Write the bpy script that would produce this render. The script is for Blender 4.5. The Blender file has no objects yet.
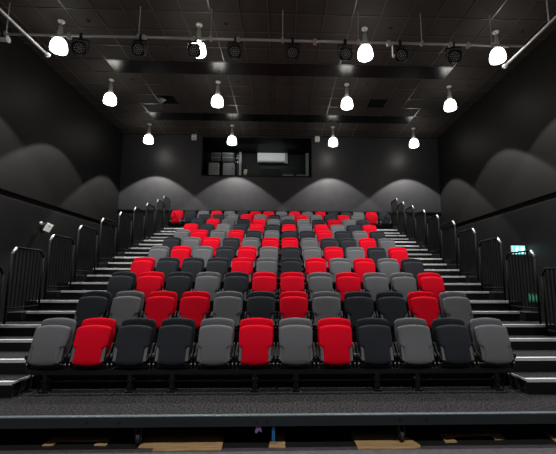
import bpy, bmesh, math
from mathutils import Vector, Matrix
PI = math.pi
SC = bpy.context.scene
COL = SC.collection

# ------------------------------------------------------------------ materials
def mat(name, col, rough=.6, metal=0., spec=.5, noise=None, emit=None, bump=None, coat=0.):
    m = bpy.data.materials.new(name); m.use_nodes = True
    nt = m.node_tree; b = nt.nodes['Principled BSDF']
    b.inputs['Base Color'].default_value = (*col, 1)
    b.inputs['Roughness'].default_value = rough
    b.inputs['Metallic'].default_value = metal
    b.inputs['Specular IOR Level'].default_value = spec
    b.inputs['Coat Weight'].default_value = coat
    tc = nt.nodes.new('ShaderNodeTexCoord')
    if noise:
        sc, lo, hi = noise
        n = nt.nodes.new('ShaderNodeTexNoise'); n.inputs['Scale'].default_value = sc
        n.inputs['Detail'].default_value = 4
        nt.links.new(tc.outputs['Object'], n.inputs['Vector'])
        r = nt.nodes.new('ShaderNodeValToRGB')
        r.color_ramp.elements[0].position = .35; r.color_ramp.elements[1].position = .65
        r.color_ramp.elements[0].color = (*[c*lo for c in col], 1)
        r.color_ramp.elements[1].color = (*[min(1, c*hi) for c in col], 1)
        nt.links.new(n.outputs['Fac'], r.inputs['Fac'])
        nt.links.new(r.outputs['Color'], b.inputs['Base Color'])
    if bump:
        sc, st = bump
        n = nt.nodes.new('ShaderNodeTexNoise'); n.inputs['Scale'].default_value = sc
        nt.links.new(tc.outputs['Object'], n.inputs['Vector'])
        bp = nt.nodes.new('ShaderNodeBump'); bp.inputs['Strength'].default_value = st
        bp.inputs['Distance'].default_value = .01
        nt.links.new(n.outputs['Fac'], bp.inputs['Height']); nt.links.new(bp.outputs['Normal'], b.inputs['Normal'])
    if emit:
        c, s = emit
        b.inputs['Emission Color'].default_value = (*c, 1); b.inputs['Emission Strength'].default_value = s
    return m

M = {}
def defs():
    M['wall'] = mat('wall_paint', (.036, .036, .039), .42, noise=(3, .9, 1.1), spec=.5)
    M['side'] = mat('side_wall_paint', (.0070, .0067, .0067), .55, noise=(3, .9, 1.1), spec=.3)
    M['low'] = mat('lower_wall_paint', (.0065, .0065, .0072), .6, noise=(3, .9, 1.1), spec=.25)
    M['slot'] = mat('wall_slot', (.004, .004, .004), .8)
    M['tile'] = mat('ceiling_tile', (.048, .042, .036), .75, noise=(60, .8, 1.2), spec=.3)
    M['tbar'] = mat('ceiling_grid_bar', (.085, .08, .072), .3, metal=.1, spec=.6)
    M['gloss'] = mat('glossy_black_panel', (.004, .004, .004), .27, spec=.45)
    M['black'] = mat('black_metal', (.0045, .005, .0055), .5, spec=.3)
    M['rail'] = mat('rail_black_paint', (.0045, .005, .0055), .7, spec=.12)
    M['cap'] = mat('rail_corner_metal', (.55, .57, .60), .4, metal=.3)
    M['plast'] = mat('black_plastic', (.006, .0065, .0075), .55, spec=.3)
    M['plate'] = mat('grey_plastic_plate', (.065, .072, .082), .5)
    M['alu'] = mat('aluminium', (.66, .67, .69), .4, metal=.3)
    M['galv'] = mat('galvanised_pipe', (.62, .62, .61), .35, metal=.4)
    M['carpet'] = mat('charcoal_carpet', (.0175, .0172, .0188), .95, noise=(42, .1, 2.4), bump=(90, .8), spec=.1)
    M['fascia'] = mat('blue_black_steel', (.009, .0135, .017), .45, spec=.4)
    M['edge'] = mat('worn_steel_edge', (.12, .15, .17), .35, metal=.4)
    M['floorblack'] = mat('black_floor', (.006, .006, .006), .6)
    M['floorgrey'] = mat('grey_hall_floor', (.065, .062, .070), .7, noise=(25, .8, 1.2))
    M['red'] = mat('red_fabric', (.56, .001, .014), .8, noise=(300, .85, 1.12), bump=(500, .3), spec=.06)
    M['grey'] = mat('grey_fabric', (.098, .102, .112), .85, noise=(300, .8, 1.2), bump=(500, .3), spec=.2)
    M['char'] = mat('charcoal_fabric', (.0115, .0145, .0195), .85, noise=(300, .8, 1.2), bump=(500, .3), spec=.2)
    M['shade'] = mat('lit_white_shade', (.9, .9, .88), .3, emit=((1, .965, .90), 8.0))
    M['neck'] = mat('lamp_neck', (.5, .5, .47), .4, metal=.1, emit=None)
    M['white'] = mat('white_plastic', (.88, .88, .86), .45)
    M['offwhite'] = mat('grey_white_box', (.35, .35, .33), .5)
    M['led'] = mat('led_lens', (.62, .63, .65), .35, spec=.5)
    M['screen'] = mat('dark_screen', (.02, .02, .022), .25)
    M['paper'] = mat('white_paper', (.8, .8, .76), .7)
    M['orange'] = mat('orange_card', (.7, .22, .04), .7)
    M['blue'] = mat('blue_plastic', (.01, .10, .28), .5)
    M['purple'] = mat('purple_ribbon', (.17, .10, .22), .7)
    M['rubber'] = mat('black_rubber', (.01, .01, .01), .7)
    M['exit'] = mat('lit_exit_sign', (.2, .8, .75), .4, emit=((.10, .75, .72), 1.6))
    M['exitw'] = mat('lit_exit_pictogram', (.8, .9, .9), .4, emit=((.85, 1, 1), 2.2))
    M['green'] = mat('green_exit_plate', (.012, .10, .055), .5)
    M['greenlt'] = mat('pale_green_mark', (.06, .28, .17), .5)
    # plank wood with board lines
    m = mat('pale_wood_boards', (.42, .27, .13), .5); nt = m.node_tree
    b = nt.nodes['Principled BSDF']; tc = nt.nodes['Texture Coordinate']
    mp = nt.nodes.new('ShaderNodeMapping'); mp.inputs['Scale'].default_value = (1.2, 14, 1)
    w = nt.nodes.new('ShaderNodeTexNoise'); w.inputs['Scale'].default_value = 3; w.inputs['Detail'].default_value = 6
    r = nt.nodes.new('ShaderNodeValToRGB')
    r.color_ramp.elements[0].position = .3; r.color_ramp.elements[0].color = (.30, .18, .08, 1)
    r.color_ramp.elements[1].position = .7; r.color_ramp.elements[1].color = (.56, .38, .20, 1)
    nt.links.new(tc.outputs['Object'], mp.inputs['Vector']); nt.links.new(mp.outputs['Vector'], w.inputs['Vector'])
    nt.links.new(w.outputs['Fac'], r.inputs['Fac']); nt.links.new(r.outputs['Color'], b.inputs['Base Color'])
    M['wood'] = m
    # thin window pane
    g = bpy.data.materials.new('window_glass'); g.use_nodes = True; nt = g.node_tree; nt.nodes.clear()
    o = nt.nodes.new('ShaderNodeOutputMaterial'); mx = nt.nodes.new('ShaderNodeMixShader')
    t = nt.nodes.new('ShaderNodeBsdfTransparent'); t.inputs[0].default_value = (.9, .92, .92, 1)
    gl = nt.nodes.new('ShaderNodeBsdfGlossy'); gl.inputs['Roughness'].default_value = .03
    mx.inputs[0].default_value = .005
    nt.links.new(t.outputs[0], mx.inputs[1]); nt.links.new(gl.outputs[0], mx.inputs[2]); nt.links.new(mx.outputs[0], o.inputs[0])
    M['glass'] = g
defs()

# ------------------------------------------------------------------ mesh helpers
class MB:
    def __init__(s): s.bm = bmesh.new()
    def box(s, x0, x1, y0, y1, z0, z1, mtx=None):
        v = [s.bm.verts.new((x, y, z)) for x in (x0, x1) for y in (y0, y1) for z in (z0, z1)]
        for f in ((0,1,3,2), (4,6,7,5), (0,4,5,1), (2,3,7,6), (0,2,6,4), (1,5,7,3)):
            s.bm.faces.new([v[i] for i in f])
        if mtx is not None:
            for q in v: q.co = mtx @ q.co
        return s
    def tube(s, p, q, r, n=10, r2=None):
        p, q = Vector(p), Vector(q); d = (q-p).normalized()
        a = d.orthogonal().normalized(); b = d.cross(a); r2 = r if r2 is None else r2
        A, B = [], []
        for i in range(n):
            t = 2*PI*i/n; o = a*math.cos(t)+b*math.sin(t)
            A.append(s.bm.verts.new(p+o*r)); B.append(s.bm.verts.new(q+o*r2))
        for i in range(n):
            s.bm.faces.new((A[i], A[(i+1) % n], B[(i+1) % n], B[i]))
        s.bm.faces.new(A[::-1]); s.bm.faces.new(B)
        return s
    def lathe(s, prof, n=24, mtx=None):
        rings = []
        for r, z in prof:
            if r < 1e-6: rings.append([s.bm.verts.new((0, 0, z))])
            else: rings.append([s.bm.verts.new((r*math.cos(2*PI*i/n), r*math.sin(2*PI*i/n), z)) for i in range(n)])
        for A, B in zip(rings, rings[1:]):
            for i in range(n):
                j = (i+1) % n
                if len(A) == 1: s.bm.faces.new((A[0], B[j], B[i]))
                elif len(B) == 1: s.bm.faces.new((A[i], A[j], B[0]))
                else: s.bm.faces.new((A[i], A[j], B[j], B[i]))
        if mtx is not None:
            for R in rings:
                for q in R: q.co = mtx @ q.co
        return s
    def prism(s, pts, axis, a, b):
        """polygon pts (2D) extruded along axis from a to b. axis 'x': pts are (y,z); 'y': (x,z); 'z': (x,y)"""
        def P(u, v, w): return {'x': (w, u, v), 'y': (u, w, v), 'z': (u, v, w)}[axis]
        A = [s.bm.verts.new(P(u, v, a)) for u, v in pts]; B = [s.bm.verts.new(P(u, v, b)) for u, v in pts]
        n = len(pts)
        for i in range(n): s.bm.faces.new((A[i], A[(i+1) % n], B[(i+1) % n], B[i]))
        s.bm.faces.new(A[::-1]); s.bm.faces.new(B)
        return s
    def build(s, name, m, parent=None, bevel=0, smooth=False, seg=2):
        bmesh.ops.recalc_face_normals(s.bm, faces=s.bm.faces[:])
        me = bpy.data.meshes.new(name); s.bm.to_mesh(me); s.bm.free()
        me.materials.append(M[m] if isinstance(m, str) else m)
        if smooth: me.polygons.foreach_set('use_smooth', [True]*len(me.polygons))
        o = bpy.data.objects.new(name, me); COL.objects.link(o)
        if parent: o.parent = parent
        if bevel:
            b = o.modifiers.new('bevel', 'BEVEL'); b.width = bevel; b.segments = seg; b.limit_method = 'ANGLE'
        return o

def tag(o, label, cat, group=None):
    o['label'] = label; o['category'] = cat
    if group: o['group'] = group
    return o
def thing(name, label, cat, loc=(0, 0, 0), group=None):
    o = bpy.data.objects.new(name, None); COL.objects.link(o); o.location = loc
    o.empty_display_size = .1
    return tag(o, label, cat, group)
def struct(o): o['kind'] = 'structure'; return o
def dup(root, loc, label, group=None, rot=None):
    def cp(o, par):
        c = o.copy(); COL.objects.link(c); c.parent = par
        for ch in list(o.children): cp(ch, c)
        return c
    r = root.copy(); COL.objects.link(r); r.location = loc
    if rot is not None: r.rotation_euler = rot
    for ch in list(root.children): cp(ch, r)
    r['label'] = label
    if group: r['group'] = group
    return r
ORD = ['', 'first', 'second', 'third', 'fourth', 'fifth', 'sixth', 'seventh', 'eighth', 'ninth', 'tenth', 'eleventh', 'twelfth',
       'thirteenth', 'fourteenth', 'fifteenth', 'sixteenth', 'seventeenth']

# ------------------------------------------------------------------ dimensions
W = .5; D1 = 4.958; DD = .925; RR = .314
XW = 6.6; YB = 15.0; H = 7.343; YF = -9.0; ZF = -.30
TS = .6465; TX = -.31; TY = 8.37              # ceiling grid
def ty(k): return 4.975+(k-2)*DD              # front nose of tier k (k >= 2)
def tz(k): return 0. if k == 1 else .03+(k-1)*RR
XR = 4.26                                     # railing line
XA = 3.02                                     # inner edge of the aisles

# ------------------------------------------------------------------ room
struct(MB().box(-XW-.2, XW+.2, YF-.2, 3.97, ZF-.1, ZF).build('floor', 'floorgrey'))
o = MB().box(-XW-.2, XW+.2, 3.97, YB+.2, ZF-.1, ZF-.002).build('floor', 'floorblack'); struct(o)
# side walls: upper panel, dark slot, lower panel
ZS = 3.30
for side, s in (('left', -1), ('right', 1)):
    a, b = sorted((s*XW, s*(XW+.2)))
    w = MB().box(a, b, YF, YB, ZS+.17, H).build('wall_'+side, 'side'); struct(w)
    c, d = sorted((s*XW, s*(XW+.2)))
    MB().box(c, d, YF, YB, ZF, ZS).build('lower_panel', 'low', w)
    e, f = sorted((s*(XW+.06), s*(XW+.2)))
    MB().box(e, f, YF, YB, ZS, ZS+.17).build('slot', 'slot', w)
    # return panel near the back corner
    g, h = sorted((s*XW, s*(XW-.03)))
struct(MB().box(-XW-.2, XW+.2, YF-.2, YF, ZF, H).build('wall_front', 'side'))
# back wall with booth opening
BX0, BX1, BZ0, BZ1 = -3.34, 1.24, 5.57, 7.28
mb = MB()
mb.box(-XW, BX0, YB, YB+.15, 4.14, H); mb.box(BX1, XW, YB, YB+.15, 4.14, H)
mb.box(BX0, BX1, YB, YB+.15, 4.14, BZ0); mb.box(BX0, BX1, YB, YB+.15, BZ1, H)
wb = struct(mb.build('wall_back', 'wall'))
MB().box(-XW, XW, YB+.01, YB+.15, ZF, 4.11).build('lower_panel', 'side', wb)
MB().box(-XW, XW, YB-.03, YB+.12, 4.10, 4.15).build('ledge', 'black', wb)
# booth shell
mb = MB()
mb.box(BX0-.3, BX1+.3, YB+2.2, YB+2.3, BZ0-.8, BZ1+.05)
mb.box(BX0-.4, BX0-.3, YB+.15, YB+2.3, BZ0-.8, BZ1+.05); mb.box(BX1+.3, BX1+.4, YB+.15, YB+2.3, BZ0-.8, BZ1+.05)
mb.box(BX0-.4, BX1+.4, YB+.15, YB+2.3, BZ0-.9, BZ0-.8); mb.box(BX0-.4, BX1+.4, YB+.15, YB+2.3, BZ1+.05, BZ1+.15)
struct(mb.build('wall_booth', 'low'))
# booth window frame and pane
mb = MB(); t = .035
mb.box(BX0, BX0+t, YB-.01, YB+.1, BZ0, BZ1); mb.box(BX1-t, BX1, YB-.01, YB+.1, BZ0, BZ1)
mb.box(BX0+t, BX1-t, YB-.01, YB+.1, BZ1-t, BZ1); mb.box(BX0+t, BX1-t, YB-.01, YB+.1, BZ0, BZ0+t)
wn = struct(mb.build('window_1', 'black'))
MB().box(BX0+t, BX1-t, YB+.05, YB+.056, BZ0+t, BZ1-t).build('pane', 'glass', wn)

# ceiling: tiles as one plate, grid bars below, glossy panels set in the grid
cl = struct(MB().box(-XW, XW, YF, YB, H+.01, H+.1).build('ceiling', 'tile'))
mb = MB(); bw = .014
m0 = math.ceil((-XW-TX)/TS); m1 = math.floor((XW-TX)/TS)
for m in range(m0, m1+1):
    x = TX+m*TS; mb.box(x-bw, x+bw, YF, YB, H-.006, H+.012)
MBars = mb.build('grid_bar', 'tbar', cl)
mb = MB()
for n in range(math.ceil((YF-TY)/TS), math.floor((YB-TY)/TS)+1):
    y = TY+n*TS; mb.box(-XW, XW, y-bw, y+bw, H-.004, H+.012)
mb.build('grid_bar', 'tbar', cl)
def tilebox(m, n, k=1, dz=.0):  return (TX+m*TS+bw, TX+(m+k)*TS-bw, TY+n*TS+bw, TY+(n+1)*TS-bw)
for i, n in enumerate((-8, -3, 2, 7)):
    mb = MB(); x0 = TX-7*TS+bw; x1 = TX+8*TS-bw; y0 = TY+n*TS+bw; y1 = TY+(n+1)*TS-bw
    mb.box(x0, x1, y0, y1, H-.012, H+.008)
    o = mb.build('ceiling_panel', 'gloss')
    tag(o, ['long glossy black ceiling panel above the stage end, behind the camera',
            'long glossy black ceiling panel nearest the camera, at the top edge of the photo',
            'long glossy black ceiling panel just behind the lighting bar',
            'long glossy black ceiling panel nearest the back wall'][i], 'ceiling panel', 'glossy black ceiling panels')
# tiny black ceiling sprinklers beside each lamp
LX = [.023+v for v in (-5.18, -1.973, 1.973, 5.18)]
LY = [8.136, 10.71, 13.94]
side_names = ['far left', 'centre left', 'centre right', 'far right']
row_names = ['nearest row', 'middle row', 'back row']
sp = MB().lathe([(0, -.03), (.035, -.03), (.045, -.012), (.05, 0), (0, 0)], 14).build('ceiling_sprinkler', 'rubber', smooth=True)
first = True
for j, y in enumerate(LY):
    for i, x in enumerate(LX):
        lab = 'small round black ceiling fitting right of the %s pendant lamp, %s' % (side_names[i], row_names[j])
        loc = (x+.62, y-.02, H+.009)
        if first: q = sp; q.location = loc; first = False
        else: q = sp.copy(); COL.objects.link(q); q.location = loc
        tag(q, lab, 'ceiling fitting', 'round black ceiling fittings')
# square ceiling diffusers
def diffuser(m, n, label, dark):
    cx, cy = TX+(m+.5)*TS, TY+(n+.5)*TS
    t = thing('ceiling_vent', label, 'vent', (cx, cy, H), 'square ceiling vents')
    a = TS/2-bw-.002
    MB().box(-a, a, -a, a, .0, .009).build('backing', 'rubber', t)
    mb = MB()
    if not dark:
        for k in range(4):
            r0 = a-.02-k*.065; r1 = r0-.045; z0, z1 = -.018, -.001
            for rot in range(4):
                R = Matrix.Rotation(rot*PI/2, 4, 'Z')
                vs = [R @ Vector(c) for c in ((-r0, -r0, z1), (r0, -r0, z1), (r1, -r1, z0), (-r1, -r1, z0))]
                V = [mb.bm.verts.new(c) for c in vs] + [mb.bm.verts.new(c+Vector((0, 0, .006))) for c in vs]
                for f in ((0,1,2,3), (7,6,5,4), (0,4,5,1), (1,5,6,2), (2,6,7,3), (3,7,4,0)): mb.bm.faces.new([V[i] for i in f])
        mb.build('louvre', 'gloss', t)
    else:
        for k in range(11):
            y = -a+.03+k*(2*a-.06)/10; mb.box(-a+.02, a-.02, y-.006, y+.006, -.012, 0)
        mb.build('grille', 'black', t)
diffuser(-6, 5, 'square black ceiling diffuser left of centre between the second and third lamp rows', False)
diffuser(5, 5, 'dark square ceiling grille right of centre, beyond the middle lamp row', True)

# ------------------------------------------------------------------ pendant lamps
def make_lamp():
    t = thing('pendant_lamp', '', 'lamp')
    MB().lathe([(0, 0), (.075, 0), (.078, -.02), (.06, -.045), (0, -.05)], 20).build('ceiling_rose', 'white', t, smooth=True)
    MB().tube((0, 0, -.04), (0, 0, -.16), .014).build('stem', 'neck', t)
    MB().lathe([(0, -.13), (.038, -.13), (.048, -.17), (.060, -.33), (.090, -.476), (0, -.476)], 22).build('neck', 'neck', t, smooth=True)
    prof = [(.02, -.475), (.095, -.476), (.125, -.495), (.152, -.54), (.170, -.60), (.180, -.67), (.182, -.73), (.170, -.765), (.12, -.785), (0, -.79)]
    MB().lathe(prof, 28).build('shade', 'shade', t, smooth=True)
    return t
lamp = make_lamp(); first = True
SPOT = 560; PT = 0
def add_spot(x, y):
    l = bpy.data.lights.new('lamp_beam', 'SPOT'); l.energy = SPOT; l.spot_size = math.radians(96); l.spot_blend = .12
    l.shadow_soft_size = .035; l.color = (1, .965, .92)
    o = bpy.data.objects.new('lamp_beam', l); COL.objects.link(o); o.location = (x, y, H-.82)
for j, y in enumerate(LY+[LY[0]-n*TS for n in (4, 13, 18, 22)]):  # last four rows are unseen, added to light the front rows
    for i, x in enumerate(LX):
        if j < 3: lab = 'lit white bell pendant lamp, %s of the %s of lamps' % (side_names[i], row_names[j])
        elif j == 3: lab = 'lit white bell pendant lamp above the front platform, added out of frame, %s' % side_names[i]
        else: lab = 'lit white bell pendant lamp %s, added out of frame, %s' % (['just behind the camera', 'further behind the camera', 'farthest behind the camera'][j-4], side_names[i])
        loc = (x, y, H)
        if first: lamp.location = loc; lamp['label'] = lab; lamp['group'] = 'pendant lamps'; first = False
        else: dup(lamp, loc, lab, 'pendant lamps')
        add_spot(x, y)

# ------------------------------------------------------------------ lighting bars
BZ = 6.60; BY = 7.59
t = thing('lighting_bar', 'long grey lighting pipe across the hall carrying the black spotlights', 'lighting bar', (0, BY, BZ))
MB().tube((-6.35, 0, 0), (5.55, 0, 0), .028, 12).build('pipe', 'galv', t, smooth=True)
for x in (-5.95, -3.12, -1.55, .03, 1.72, 3.15, 4.75):
    MB().tube((x, 0, .02), (x, 0, H-BZ), .011, 8).build('hanger', 'galv', t)
    MB().box(x-.03, x+.03, -.04, .04, -.04, .045).build('clamp', 'galv', t)
for x in (-3.0, -1.9, -.95, .75, 2.4, 3.8, -4.6, 4.2): MB().box(x-.04, x+.04, -.045, .045, -.075, .04).build('clamp', 'galv', t, bevel=.01)
for s, y0, y1, nm in ((-1, 3.0, 8.2, 'left'), (1, 3.0, 8.25, 'right')):
    t = thing('lighting_bar', 'bright side lighting pipe running back along the %s wall below the ceiling' % nm, 'lighting bar', (s*5.45, y0, BZ-.075), 'side lighting pipes')
    MB().tube((0, 0, 0), (0, y1-y0, 0), .032, 12).build('pipe', 'galv', t, smooth=True)
    for yy in ((1.2, 3.75) if s > 0 else (1.2, 3.4)):
        MB().tube((0, yy, .02), (0, yy, H-BZ+.075), .014, 8).build('hanger', 'galv', t)
    MB().lathe([(0, 0), (.06, 0), (.06, .04), (0, .04)], 16, Matrix.Translation((0, y1-y0, 0)) @ Matrix.Rotation(-PI/2, 4, 'X')).build('end_cap', 'white', t)

def make_par():
    t = thing('stage_spotlight', '', 'spotlight')
    R = Matrix.Rotation(math.radians(72), 4, 'X')   # lathe axis -z points forward and down
    housing = MB().lathe([(0, .17), (.07, .17), (.10, .12), (.125, .02), (.135, -.06), (.135, -.10), (.12, -.10), (.12, -.075), (0, -.075)], 20,
               Matrix.Translation((0, 0, -.31)) @ R.inverted()).build('housing', 'black', t, smooth=False)
    for k, (r, n) in enumerate(((0, 1), (.045, 6), (.09, 12))):
        for i in range(n):
            a = 2*PI*i/n
            mm = Matrix.Translation((0, 0, -.31)) @ R.inverted() @ Matrix.Translation((r*math.cos(a), r*math.sin(a), -.08))
            MB().lathe([(0, .003), (.012, .003), (.011, -.006), (0, -.008)], 8, mm).build('led', 'led', housing)
    mb = MB()
    mb.box(-.165, -.155, -.02, .02, -.33, -.08); mb.box(.155, .165, -.02, .02, -.33, -.08); mb.box(-.165, .165, -.02, .02, -.09, -.08)
    mb.build('yoke', 'black', t)
    MB().box(-.03, .03, -.04, .04, -.085, .045).build('hook_clamp', 'black', t, bevel=.008)
    for a in range(4):
        th = a*PI/2+PI/4
        mm = Matrix.Translation((0, 0, -.31)) @ R.inverted() @ Matrix.Rotation(th, 4, 'Z') @ Matrix.Translation((.145, 0, -.09)) @ Matrix.Rotation(math.radians(25), 4, 'Y')
        MB().box(-.004, .004, -.05, .05, -.05, .03, mm).build('barn_door', 'black', t)
    return t
par = make_par(); first = True
def pxx(px): return .088+(px-283.6)/372.5*8.20
pl = [('black multi-lens spotlight on the bar beside the far left lamp', 82, .25), ('black spotlight on the bar above left end of the ceiling panel', 140, -.1),
      ('black spotlight hanging in front of the centre left pendant lamp', 194, .0), ('black spotlight just right of the centre left pendant lamp', 234, .0),
      ('black spotlight near the middle of the bar', 291, 0.), ('black spotlight just left of the centre right pendant lamp', 344, .1),
      ('black spotlight with a pale bracket, right of the centre right lamp', 400, .05), ('black spotlight at the right end of the bar', 455, -.2)]
for k, (lab, px, rz) in enumerate(pl):
    loc = (pxx(px), BY, BZ)
    if first: par.location = loc; par.rotation_euler = (0, 0, rz); par['label'] = lab; par['group'] = 'black stage spotlights'; q = par; first = False; keep = list(par.children)
    else: q = dup(par, loc, lab, 'black stage spotlights', (0, 0, rz))
    if k == 6:
        o = MB().box(-.178, -.167, -.03, .03, -.31, -.06).box(-.178, -.12, -.03, .03, -.34, -.30).build('pale_bracket', 'white', q); o['label'] = 'pale metal side bracket'
# small white spotlight at the far left end of the bar
t = thing('side_spotlight', 'small pale cylinder spotlight at the far left end of the bar', 'spotlight', (-6.0, BY, BZ))
MB().tube((-.22, 0, -.12), (.08, 0, -.13), .05, 14).build('housing', 'galv', t, smooth=True)
MB().tube((.08, 0, -.13), (.12, 0, -.13), .06, 14, .07).build('lens_hood', 'white', t)
MB().box(-.03, .03, -.03, .03, -.09, .04).build('hook_clamp', 'black', t)

# ------------------------------------------------------------------ booth contents
def bp(px, py, dy=.6):     # pixel -> x, z at the given depth beyond the back wall
    D = YB+dy; e = math.atan((227-py)/372.5)+.142
    return .088+(px-283.6)/372.5*(D*.99+math.tan(e)*D*.1415), 1.343+D*math.tan(e)
def pbox(px0, py0, px1, py1, dy, dep):
    x0, z1 = bp(px0, py0, dy); x1, _ = bp(px1, py0, dy); _, z0 = bp(px0, py1, dy)
    return (x0, x1, YB+dy, YB+dy+dep, z0, z1)
zd = bp(250, 176.4, 1.2)[1]
b = (BX0-.25, BX1+.25, YB+1.1, YB+1.95, zd-.04, zd)
tag(MB().box(*b).build('equipment_desk', 'black'), 'black worktop along the inside of the control booth', 'desk')
for lab, px0, px1 in (('pale grey equipment cabinet at the left end of the booth', 208.4, 218.8), ('pale grey equipment cabinet second from left in the booth', 222.6, 233.6)):
    x0, x1, y0, y1, z0, z1 = pbox(px0, 163.4, px1, 175.6, 1.3, .45); z0 = zd
    t = thing('equipment_cabinet', lab, 'cabinet', ((x0+x1)/2, y0, z0), 'booth cabinets')
    w = (x1-x0)/2; h = z1-z0
    MB().box(-w, w, .01, y1-y0, 0, h).build('body', 'offwhite', t, bevel=.01)
    MB().box(-w+.02, w-.02, -.005, .01, .02, h-.02).build('door', 'offwhite', t, bevel=.004)
    MB().box(w-.07, w-.05, -.02, -.005, h*.5, h*.65).build('handle', 'black', t)
zs = bp(220, 162.2, 1.3)[1]
b = pbox(206, 162, 236, 163, 1.3, .45)
t = thing('booth_shelf', 'dark shelf above the two grey cabinets in the booth', 'shelf', ((b[0]+b[1])/2, b[2], zs))
w = (b[1]-b[0])/2
MB().box(-w, w, -.02, .43, -.025, 0).build('board', 'black', t)
for s in (-1, 1): MB().box(s*w-.012, s*w+.012, .40, .43, zd-zs, .5).build('upright', 'plate', t)
for lab, px0, px1, py0, py1, lv in (('lower grey storage box at left on the booth shelf', 211, 220, 157.6, 161.9, 0), ('upper grey storage box at left on the booth shelf', 211, 220, 152, 156, 1),
                              ('lower grey storage box at right on the booth shelf', 222, 233, 157.6, 161.9, 0), ('upper grey storage box at right on the booth shelf', 222, 233, 152, 156, 1)):
    x0, x1, y0, y1, z0, z1 = pbox(px0, py0, px1, py1, 1.35, .3); h = .185
    z0 = zs+lv*(h+.022)
    t = thing('storage_box', lab, 'box', ((x0+x1)/2, y0, z0), 'grey boxes on the booth shelf'); w = (x1-x0)/2
    MB().box(-w, w, 0, .3, 0, h).build('tub', 'plate', t, bevel=.01)
    MB().box(-w-.01, w+.01, -.01, .31, h, h+.02).build('lid', 'offwhite', t)
x0, x1, y0, y1, z0, z1 = pbox(238.8, 152, 241, 176, 1.98, .06)
tag(MB().box(x0, x1, y0, y1, BZ0-.79, z1).build('booth_post', 'offwhite'), 'narrow pale vertical post inside the booth right of the cabinets', 'post')
x0, x1, y0, y1, z0, z1 = pbox(305, 153, 308, 176, 2.0, .1)
tag(MB().box(x0, x1, y0, y1, z0, z1).build('pale_panel', 'offwhite'), 'narrow pale vertical panel at the right end of the booth', 'panel')
# air conditioner
x0, x1, y0, y1, z0, z1 = pbox(256.8, 153.0, 286.8, 162.6, 1.97, .23)
t = thing('air_conditioner', 'white wall air conditioner on the back wall of the control booth', 'air conditioner', ((x0+x1)/2, YB+2.2, z0)); w = (x1-x0)/2; h = z1-z0
MB().prism([(0, 0), (-.13, 0), (-.21, h*.22), (-.22, h), (0, h)], 'x', -w, w*.84).build('body', 'white', t, bevel=.012)
MB().box(-w+.05, w*.78, -.19, -.12, .005, .05).build('air_outlet', 'plate', t)
MB().box(w*.86, w, -.19, 0, -.02, h+.01).build('pipe_cover', 'offwhite', t)
# monitor, papers, desk items
x0, x1, y0, y1, z0, z1 = pbox(261, 168, 280, 175, 1.35, .04)
t = thing('computer_monitor', 'dark monitor back standing on the booth worktop', 'monitor', ((x0+x1)/2, y0, zd)); w = (x1-x0)/2
MB().box(-w, w, 0, .04, .06, z1-zd).build('screen', 'screen', t, bevel=.008)
MB().box(-.03, .03, .04, .07, .01, .25).build('stand', 'plate', t)
MB().box(-.12, .12, -.05, .15, 0, .012).build('base', 'plate', t)
x0, x1, y0, y1, z0, z1 = pbox(242.5, 169, 246, 175, 1.15, .02)
t = thing('paper_notice', 'small white leaflet with orange foot propped on the booth worktop', 'leaflet', ((x0+x1)/2, y0, zd))
R = Matrix.Rotation(math.radians(12), 4, 'Y')
MB().box(-.07, .07, 0, .01, .09, .29, R).build('sheet', 'paper', t)
MB().box(-.07, .07, 0, .01, .02, .09, R).build('orange_strip', 'orange', t)
for lab, a, c in (('small pale mixing console on the booth worktop beside the monitor', 282, 293), ('pale flat case on the booth worktop at its right end', 296, 305)):
    x0, x1, y0, y1, z0, z1 = pbox(a, 173.8, c, 176, 1.2, .25)
    t = thing('desk_console', lab, 'console', ((x0+x1)/2, y0, zd)); w = (x1-x0)/2
    MB().prism([(0, 0), (0, .07), (.25, .13), (.25, 0)], 'x', -w, w).build('case', 'offwhite', t, bevel=.005)
    MB().box(-w+.03, w-.03, .06, .2, .10, .135).build('control_panel', 'plate', t)
x0, x1, y0, y1, z0, z1 = pbox(283, 141, 297, 146, 2.14, .05)
tag(MB().box(x0, x1, y0, y1, z0, z1).build('wall_vent', 'plate', bevel=.01), 'grey rectangular vent high on the booth back wall', 'vent')
for lab, a in (('small round white fitting high in the booth, left of two', 260.5), ('small round dim fitting high in the booth, right of two', 275)):
    x, z = bp(a, 144.5, 2.15)
    mb = MB().lathe([(0, 0), (.05, 0), (.04, .03), (0, .04)], 14, Matrix.Rotation(PI/2, 4, 'X'))
    o = mb.build('booth_fitting', 'white' if a < 270 else 'plate', smooth=True); o.location = (x, YB+2.2, z); tag(o, lab, 'fitting', 'booth wall fittings')
# booth fill: area lamp added so the contents show, no fitting there
l = bpy.data.lights.new('booth_fill', 'AREA'); l.energy = 14; l.size = 3.2; l.size_y = .2; l.shape = 'RECTANGLE'
o = bpy.data.objects.new('booth_fill', l); COL.objects.link(o); o.location = (-1.0, YB+.9, BZ1-.02); o.rotation_euler = (math.radians(38), 0, 0)

# white boxes on the back wall
for lab, px in (('small white sensor box on the back wall left of the booth window', 194), ('small white sensor box on the back wall right of the booth window', 316.5)):
    x, z = bp(px, 138.8, -.05)
    t = thing('wall_sensor', lab, 'sensor', (x, YB, z), 'white wall sensors')
    MB().box(-.10, .10, -.09, 0, -.12, .12).build('housing', 'white', t, bevel=.015)
    MB().box(-.035, .035, -.096, -.09, -.07, -.03).build('lens_window', 'offwhite', t)
    MB().box(-.035, .035, -.094, -.09, .05, .065).build('vent_slot', 'plate', t)

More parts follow.
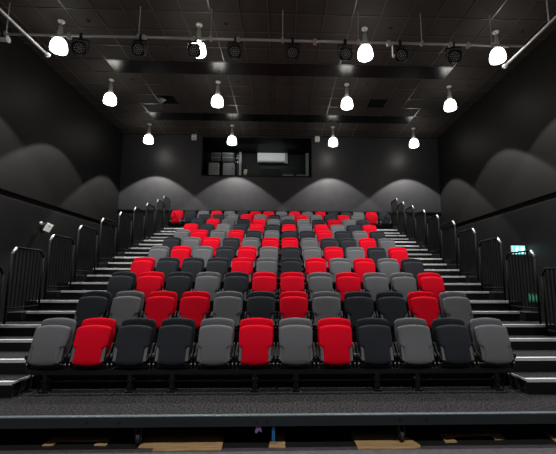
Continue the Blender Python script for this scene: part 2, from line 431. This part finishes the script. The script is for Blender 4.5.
# left wall white spot/panel, right wall exit signs
t = thing('emergency_light', 'white tilted emergency light fitting on the left wall above the railings', 'light fitting', (-XW, 10.5, 2.80))
MB().box(0, .05, -.06, .06, -.05, .10).build('wall_bracket', 'plate', t)
MB().tube((.03, 0, .03), (.20, -.05, .0), .018, 8).build('arm', 'plate', t)
Rm = Matrix.Translation((.16, -.05, -.03)) @ Matrix.Rotation(math.radians(22), 4, 'Z') @ Matrix.Rotation(math.radians(24), 4, 'Y')
MB().box(-.085, .085, -.012, .012, -.12, .12, Rm).build('panel', 'white', t, bevel=.01)
MB().lathe([(0, -.04), (.03, -.03), (.04, 0), (.03, .03), (0, .04)], 14, Matrix.Translation((.06, -.22, .07))).build('lamp_head', 'white', t, smooth=True)
MB().tube((.05, -.2, .06), (.05, -.04, .04), .012, 6).build('lamp_arm', 'plate', t)

t = thing('exit_sign', 'lit pale turquoise exit sign hanging beside the right wall above the railing', 'exit sign', (6.45, 9.80, 1.98))
MB().box(-.24, .12, -.03, .03, .06, .30).build('housing', 'white', t, bevel=.008)
MB().box(-.225, .105, -.036, -.03, .075, .285).build('sign_face', 'exit', t)
mb = MB()   # running figure, arrow and door block
mb.lathe([(0, -.005), (.022, 0), (0, .005)], 10, Matrix.Translation((-.10, -.038, .255)) @ Matrix.Rotation(PI/2, 4, 'X'))
def limb(p, q, r): mb.box(-r, r, -.002, .002, 0, 1, Matrix.Translation((p[0], -.039, p[1])) @ Matrix.Rotation(math.atan2(q[0]-p[0], q[1]-p[1]), 4, 'Y') @ Matrix.Diagonal((1, 1, math.hypot(q[0]-p[0], q[1]-p[1]), 1)))
limb((-.105, .23), (-.12, .165), .017); limb((-.12, .165), (-.085, .13), .011); limb((-.085, .13), (-.095, .09), .01)
limb((-.125, .165), (-.155, .13), .011); limb((-.155, .13), (-.195, .13), .01); limb((-.10, .22), (-.06, .19), .008); limb((-.11, .22), (-.155, .20), .008)
mb.box(-.01, .08, -.041, -.037, .10, .26)
mb.build('pictogram', 'exitw', t)
MB().box(.12, .15, -.03, .03, .10, .26).build('wall_bracket', 'plate', t)
t = thing('exit_sign', 'dull green exit sign low on the right wall behind the railing balusters', 'exit sign', (XW-.015, 9.6, .80))
MB().box(-.012, .0, -.22, .22, 0, .22).build('plate', 'green', t)
mb = MB()
for yy in (-.18, -.05, .08): mb.box(-.016, -.012, yy, yy+.09, .05, .18)
mb.build('pictogram', 'greenlt', t)

# ------------------------------------------------------------------ seating structure
t = thing('front_platform', 'front platform with dark carpet top and blue-black steel front edge under the first row', 'platform', (0, 4.0, 0))
MB().box(-4.7, 4.7, .012, .96, -.04, 0).build('carpet_deck', 'carpet', t)
MB().box(-4.7, 4.7, -.03, .012, -.102, -.008).build('fascia', 'fascia', t)
MB().box(-4.7, 4.7, -.034, .014, -.008, .004).build('top_edge', 'edge', t, bevel=.002)
MB().box(-4.7, 4.7, .60, .66, -.2, -.05).build('under_beam', 'black', t)
for x in (-3.3, -1.84, -1.53, -.17, -.06, 1.28, 1.55, 2.9):
    MB().tube((x, -.04, -.055), (x, -.028, -.055), .010, 6).build('bolt', 'black', t)
for x in (-1.35, 1.31):
    c = MB().box(x-.035, x-.02, .03, .10, -.22, -.06).box(x+.02, x+.035, .03, .10, -.22, -.06).box(x-.035, x+.035, .03, .10, -.09, -.05).build('caster_fork', 'black', t)
    MB().tube((x-.016, .065, -.235), (x+.016, .065, -.235), .062, 16).build('wheel', 'rubber', c)
    MB().tube((x-.02, .065, -.235), (x+.02, .065, -.235), .025, 12).build('hub', 'blue', c)
MB().box(-.015, .015, .0, .03, -.25, -.12).build('strap', 'blue', t)['label'] = 'blue hanging strap'
MB().prism([(-.17, -.10), (-.13, -.10), (-.115, -.165), (-.142, -.145), (-.17, -.175), (-.185, -.16)], 'y', -.015, -.005).build('ribbon', 'purple', t)['label'] = 'purple ribbon tag'

# wooden boards on the floor under the platform edge
def fl(px, py):
    e = .142-math.atan((py-227)/372.5); D = (1.343-ZF-.01)/math.tan(-e)
    zc = D*math.cos(.142)+(ZF-1.343)*math.sin(.142)
    x = (px-295.57)/372.5*zc; y = D
    c, s = math.cos(.032), math.sin(.032)
    return (.088+x*c+y*s-.0, y*c-x*s)
boards = [('U-shaped pale wood floor marking at the far left under the platform', [(42.8, 445.8), (60, 432), (118, 430), (107, 445.3), (94.5, 445.3), (99.5, 441), (59, 441.5), (54, 445.3)]),
          ('pale wood board left of centre under the platform edge', [(139, 447.5), (155, 447.5), (152.7, 451), (222, 449.8), (226, 430), (152, 430)]),
          ('narrow pale wood strip at the centre beside the blue strap', [(269.5, 447), (286, 447), (285, 430), (272, 430)]),
          ('pale wood board right of centre under the platform edge', [(359, 448.2), (350, 430), (396, 429), (421, 444.5), (421, 446.8), (400, 448)]),
          ('U-shaped pale wood floor marking right of centre under the platform', [(446, 441.4), (437, 429), (499, 428), (505, 437.9), (495.5, 438.6), (491, 434), (452, 435.4), (457.6, 440.8)]),
          ('thin pale wood strip at the far right under the platform', [(541, 429), (546, 429), (562, 440), (558, 442)])]
for lab, pts in boards:
    o = MB().prism([fl(*p) for p in pts], 'z', ZF-.001, ZF+.008).build('floor_board', 'wood'); tag(o, lab, 'floor board', 'wood pieces on the floor')

# tiers
for k in range(2, 12):
    y0 = ty(k); y1 = ty(k+1) if k < 11 else YB-.02; z = tz(k); pz = tz(k-1)
    t = thing('seating_tier', 'carpeted black seating tier carrying the %s row of seats from the front' % ORD[k], 'seating tier', (0, y0, z), 'carpeted seating tiers')
    MB().box(-XR-.2, XR+.2, .03, y1-y0+(.03 if k < 11 else 0), -.05, 0).build('carpet_deck', 'carpet', t)
    MB().box(-XR-.2, XR+.2, 0, .03, pz-z+.0, 0).build('riser', 'black', t)
    for s in (-1, 1):
        a, b = sorted((s*XA, s*(XR-.02)))
        q = MB().prism([(-.012, -.034), (-.012, .006), (.045, .006), (.045, 0), (0, 0), (0, -.034)], 'x', a, b).build('nosing', 'alu', t, bevel=.002); q['label'] = 'aluminium stair nosing'
    # half steps in both aisles in front of this tier
    for s, nm in ((-1, 'left'), (1, 'right')):
        xo = XR-.02 if k == 2 else 4.17
        a, b = sorted((s*XA, s*xo)); h = (z-pz)/2
        st = thing('aisle_step', 'black half step in the %s aisle just below the %s tier' % (nm, ORD[k]), 'step', ((a+b)/2, y0-.365, pz), 'half steps in the aisles')
        w = (b-a)/2
        MB().box(-w, w, .0, .363, 0, h-.002).build('tread', 'carpet', st)
        MB().box(-w, w, -.003, 0, 0, h-.002).build('front', 'black', st)
        q = MB().prism([(-.014, h-.034), (-.014, h+.005), (.04, h+.005), (.04, h-.002), (-.003, h-.002), (-.003, h-.034)], 'x', -w, w).build('nosing', 'alu', st, bevel=.002)
        if k == 2:
            xi = -s*w
            MB().box(min(xi, xi-s*.012), max(xi, xi-s*.012), -.014, .363, h-.02, h+.005).build('side_nosing', 'alu', st)

# railings
def make_rail(s):
    t = thing('safety_railing', '', 'railing')
    L = .79; Z0 = .235; Z1 = 1.19; c = .11
    r = .017
    pts = [(0, .0, 0), (0, 0, Z1-c), (0, c*.85, Z1), (0, L-c*.7, Z1), (0, L, Z1-c), (0, L, 0)]
    mb = MB()
    mb.tube(pts[0], pts[1], r); mb.tube(pts[2], pts[3], r); mb.tube(pts[3], pts[4], r); mb.tube(pts[4], pts[5], r)
    mb.tube((0, 0, Z0), (0, L, Z0), .014)
    mb.build('frame', 'rail', t, smooth=True)
    MB().tube(pts[1], pts[2], r+.002).build('corner_cap', 'cap', t, smooth=True)['label'] = 'bright metal corner tube'
    n = 8
    for i in range(1, n+1):
        y = L*i/(n+1); zt = Z1-.01
        MB().tube((0, y, Z0), (0, y, zt), .0085, 6).build('baluster', 'rail', t)
    a, b = sorted((s*.02, s*.26))
    MB().box(a, b, .40, .77, .0, .15).build('base_box', 'plast', t, bevel=.01)
    return t
for s, nm in ((-1, 'left'), (1, 'right')):
    rail = make_rail(s); g = 'safety railings along the %s aisle' % nm
    for k in range(2, 12):
        loc = (s*(4.265 if k == 11 else (4.20 if s < 0 else 4.23)), ty(k)+(.12 if k < 11 else .03), tz(k))
        lab = 'black barred railing on the %s aisle beside the %s tier from the front' % (nm, ORD[k])
        if k == 2: rail.location = loc; rail['label'] = lab; rail['group'] = g
        else: dup(rail, loc, lab, g)

# ------------------------------------------------------------------ seats
def panel(hw, cz, n=(22, 26), T=.06, pu=8, pv=10, arch_t=.02, arch_b=0., rt=.05, rb=.03, Ht=.5, bulge=0.):
    """closed padded panel. hw(v) half width, cz(v)->(y,z) centre line and normal; returns MB"""
    nu, nv = n; mb = MB(); bm = mb.bm
    def P(i, j, sgn):
        u = -1+2*i/nu
        u = math.copysign(1-(1-abs(u))**1.6, u)
        v = j/nv; v = .5+math.copysign((1-(1-abs(2*v-1))**1.6)/2, 2*v-1)
        h = hw(v)
        dt = (1-v)*Ht; db = v*Ht
        cut = 0
        if dt < rt: cut = max(cut, rt-math.sqrt(max(0, rt*rt-(rt-dt)**2)))
        if db < rb: cut = max(cut, rb-math.sqrt(max(0, rb*rb-(rb-db)**2)))
        x = u*(h-cut)
        y, z, ny, nz = cz(v)
        a = arch_t*(1-u*u)*v**3 - arch_b*(1-u*u)*(1-v)**3
        th = T/2*max(0, (1-abs(u)**pu))**.5*max(0, (1-abs(2*v-1)**pv))**.5
        th2 = th + (bulge*(1-u*u)*math.sin(PI*v) if sgn < 0 else 0)
        return Vector((x, y+ny*sgn*th2-nz*0, z+a+nz*sgn*th2))
    G = {}
    for sgn in (-1, 1):
        for i in range(nu+1):
            for j in range(nv+1):
                edge = i in (0, nu) or j in (0, nv)
                if edge and sgn == 1: G[i, j, 1] = G[i, j, -1]
                else: G[i, j, sgn] = bm.verts.new(P(i, j, sgn))
    for sgn in (-1, 1):
        for i in range(nu):
            for j in range(nv):
                q = [G[i, j, sgn], G[i+1, j, sgn], G[i+1, j+1, sgn], G[i, j+1, sgn]]
                try: bm.faces.new(q)
                except ValueError: pass
    return mb
def line(y0, z0, y1, z1, bow=0.):
    L = math.hypot(y1-y0, z1-z0); ny, nz = (z1-z0)/L, -(y1-y0)/L
    def f(v):
        b = bow*math.sin(PI*v)
        return y0+(y1-y0)*v+ny*b, z0+(z1-z0)*v+nz*b, ny, nz
    return f
OY = .20      # seat origin lies this far in front of the backrest top
def seat_meshes():
    d = {}
    # backrest cushion
    d['backrest'] = panel(lambda v: .195+.02*min(1, v*2), line(.095, .40, OY-.012, .845, .012), T=.06, arch_t=.018, rt=.06, rb=.02, Ht=.47, bulge=.0)
    d['back_shell'] = panel(lambda v: .20+.012*min(1, v*2), line(.135, .38, OY+.028, .825, .012), n=(12, 14), T=.02, arch_t=.018, rt=.06, rb=.03, Ht=.47)
    # folded seat cushion, underside to the front
    def hw(v):
        a = .178 if v < .06 else (.166 if v < .40 else (.206+.006*(v-.5) if v > .46 else .166+.040*(v-.40)/.06))
        return a
    d['seat_cushion'] = panel(hw, line(-.045, .342, .092, .762, -.008), n=(22, 40), T=.075, pu=14, pv=16, arch_t=.022, arch_b=.022, rt=.045, rb=.02, Ht=.47, bulge=.004)
    return d
SM = seat_meshes()
proto = {}
base_t = None
def make_seat(colour, leg):
    """one seat; shares mesh data between colours"""
    t = thing('theatre_seat', '', 'seat')
    for nm in ('backrest', 'seat_cushion'):
        me = SMD[nm].copy(); me.materials.clear(); me.materials.append(M[colour])
        o = bpy.data.objects.new(nm, me); COL.objects.link(o); o.parent = t
    bracket = t
    for nm, me in FIX:
        o = bpy.data.objects.new(nm, me); COL.objects.link(o); o.parent = bracket if nm == 'bolt' else t
        if nm == 'side_bracket': bracket = o
        if nm == 'hinge_cover': o['label'] = 'light grey plastic side plate'
    for nm, me in (LEGF if leg == 2 else LEGB):
        if leg == 0: continue
        o = bpy.data.objects.new(nm, me); COL.objects.link(o); o.parent = t
    return t
def tomesh(mb, name, m, smooth=False):
    bmesh.ops.recalc_face_normals(mb.bm, faces=mb.bm.faces[:])
    me = bpy.data.meshes.new(name); mb.bm.to_mesh(me); mb.bm.free(); me.materials.append(M[m])
    if smooth: me.polygons.foreach_set('use_smooth', [True]*len(me.polygons))
    return me
SMD = {k: tomesh(v, k, 'grey', True) for k, v in SM.items() if k != 'back_shell'}
FIX = [('back_shell', tomesh(SM['back_shell'], 'back_shell', 'plast', True))]
for s in (-1, 1):
    # plate follows the tilt of the folded cushion
    x0, x1 = s*.163, s*.196
    mb = MB(); a, b = min(x0, x1), max(x0, x1)
    pl_ = [(-.062, .378), (-.010, .535), (.008, .550), (.045, .55), (-.005, .37), (-.05, .37)]
    mb.prism(pl_, 'x', a, b)
    FIX.append(('hinge_cover', tomesh(mb, 'hinge_cover', 'plate')))
    mb = MB(); a, b = sorted((s*.219, s*.238))
    mb.prism([(0, .25), (-.01, .40), (.04, .50), (.10, .56), (.15, .56), (.15, .40), (.10, .25)], 'x', a, b)
    mb.tube((s*.212, .0, .42), (s*.243, .0, .42), .035, 14)
    FIX.append(('side_bracket', tomesh(mb, 'side_bracket', 'plast')))
    for bx, by, bz in ((.226, -.008, .335), (.228, -.018, .40)):
        FIX.append(('bolt', tomesh(MB().tube((s*bx, by, bz), (s*bx, by+.012, bz), .009, 8), 'bolt', 'galv')))
mb = MB().box(-.20, .20, .02, .10, .285, .315)
FIX.append(('cross_bar', tomesh(mb, 'cross_bar', 'plast')))
# front row leg with a round column and pale foot plate
LEGF = [('leg', tomesh(MB().box(-.025, .025, -.005, .045, .03, .21).box(-.035, .035, -.015, .055, .13, .155).box(-.03, .03, -.01, .05, .05, .075), 'leg', 'black')),
        ('foot', tomesh(MB().box(-.05, .05, -.035, .075, .006, .03), 'foot', 'black')),
        ('foot_plate', tomesh(MB().box(-.06, .06, -.05, .085, 0, .006), 'foot_plate', 'plate'))]
LEGB = [('leg', tomesh(MB().box(-.025, .025, .02, .07, .042, .21), 'leg', 'black')),
        ('foot', tomesh(MB().box(-.05, .05, -.01, .10, .030, .042), 'foot', 'black'))]
CN = {'R': ('red', 'bright red'), 'G': ('grey', 'mid-grey'), 'C': ('char', 'charcoal black')}
ROWS = ['GRCCGRGRCGCG', 'CGRRGCRGCCRG', 'CRCGCRRGRGGR', 'RCCCRGCRGRGC', 'GRGCRGCGRGCR', 'CGRCGRRGCCRG',
        'GRGRCGCCRCGC', 'RCGCRCRGRGCR', 'CRGCRGCGCRGC', 'CCGRGCGRGCRG', 'RCGRGCRRGRGRCCGRC']
protos = {}
def seat(colour, leg, loc, label, group):
    key = (colour, leg)
    if key not in protos:
        t = make_seat(CN[colour][0], leg); protos[key] = t; t.location = loc; t['label'] = label; t['group'] = group
    else: dup(protos[key], loc, label, group)
for k, row in enumerate(ROWS, 1):
    n = len(row)
    if k <= 10: y = D1+(k-1)*DD; z = (k-1)*RR
    else: y = D1+9*DD+.989; z = 9*RR+.303
    y -= OY
    g = ('folded seats of the %s row from the front' % ORD[k]) if k < 11 else 'folded seats of the back row'
    for i, c in enumerate(row):
        leg = (2 if i in (0, 2, 3, 5, 6, 8, 9, 11) else 0) if k == 1 else (1 if i % 3 != 1 else 0)
        where = 'front row' if k == 1 else ('back row' if k == 11 else '%s row from the front' % ORD[k])
        if i < n//2 or (n % 2 and i == n//2): pos = 'leftmost seat' if i == 0 else '%s seat from the left' % ORD[i+1]
        else: pos = 'rightmost seat' if i == n-1 else '%s seat from the right' % ORD[n-i]
        seat(c, leg, ((i-(n-1)/2)*W, y, z), '%s folded theatre seat, %s, %s' % (CN[c][1], where, pos), g)
    hw = n*W/2-.04
    t = thing('seat_beam', 'black steel beam carrying the seats of the %s' % (where), 'beam', (0, y, z), 'black beams under the seat rows')
    MB().box(-hw, hw, .0, .06, .21, .27).build('beam', 'black', t)
    for i in range(n):
        x = (i-(n-1)/2)*W
        if k == 1: MB().box(x-.24, x-.20, .0, .06, .27, .285).build('bracket', 'black', t)
t = thing('foot_rail', 'thin dark cross rails low behind the legs of the front row', 'rail', (0, 4.87, 0))
MB().box(-2.9, 2.9, 0, .02, .10, .115).build('rail', 'plate', t)
MB().box(-2.9, 2.9, 0, .02, .17, .19).build('rail', 'black', t)
for x in (-2.9, 0, 2.88): MB().box(x, x+.02, 0, .02, 0, .19).build('upright', 'black', t)

# ------------------------------------------------------------------ world, camera, view
w = bpy.data.worlds.new('world'); SC.world = w; w.use_nodes = True
w.node_tree.nodes['Background'].inputs[0].default_value = (.5, .5, .55, 1)
w.node_tree.nodes['Background'].inputs[1].default_value = .0

cam = bpy.data.cameras.new('camera'); co = bpy.data.objects.new('camera', cam); COL.objects.link(co)
cam.sensor_fit = 'HORIZONTAL'; cam.sensor_width = 36; cam.lens = 372.5/556*36
cam.shift_x = -17.57/556
cam.clip_start = .05; cam.clip_end = 100
co.matrix_world = Matrix.Translation((.088, 0, 1.343)) @ Matrix.Rotation(-.032, 4, 'Z') @ Matrix.Rotation(PI/2+.142, 4, 'X') @ Matrix.Rotation(.003, 4, 'Z')
SC.camera = co
SC.view_settings.view_transform = 'Standard'; SC.view_settings.look = 'None'
SC.view_settings.gamma = 1; SC.view_settings.exposure = 0; SC.view_settings.use_curve_mapping = False
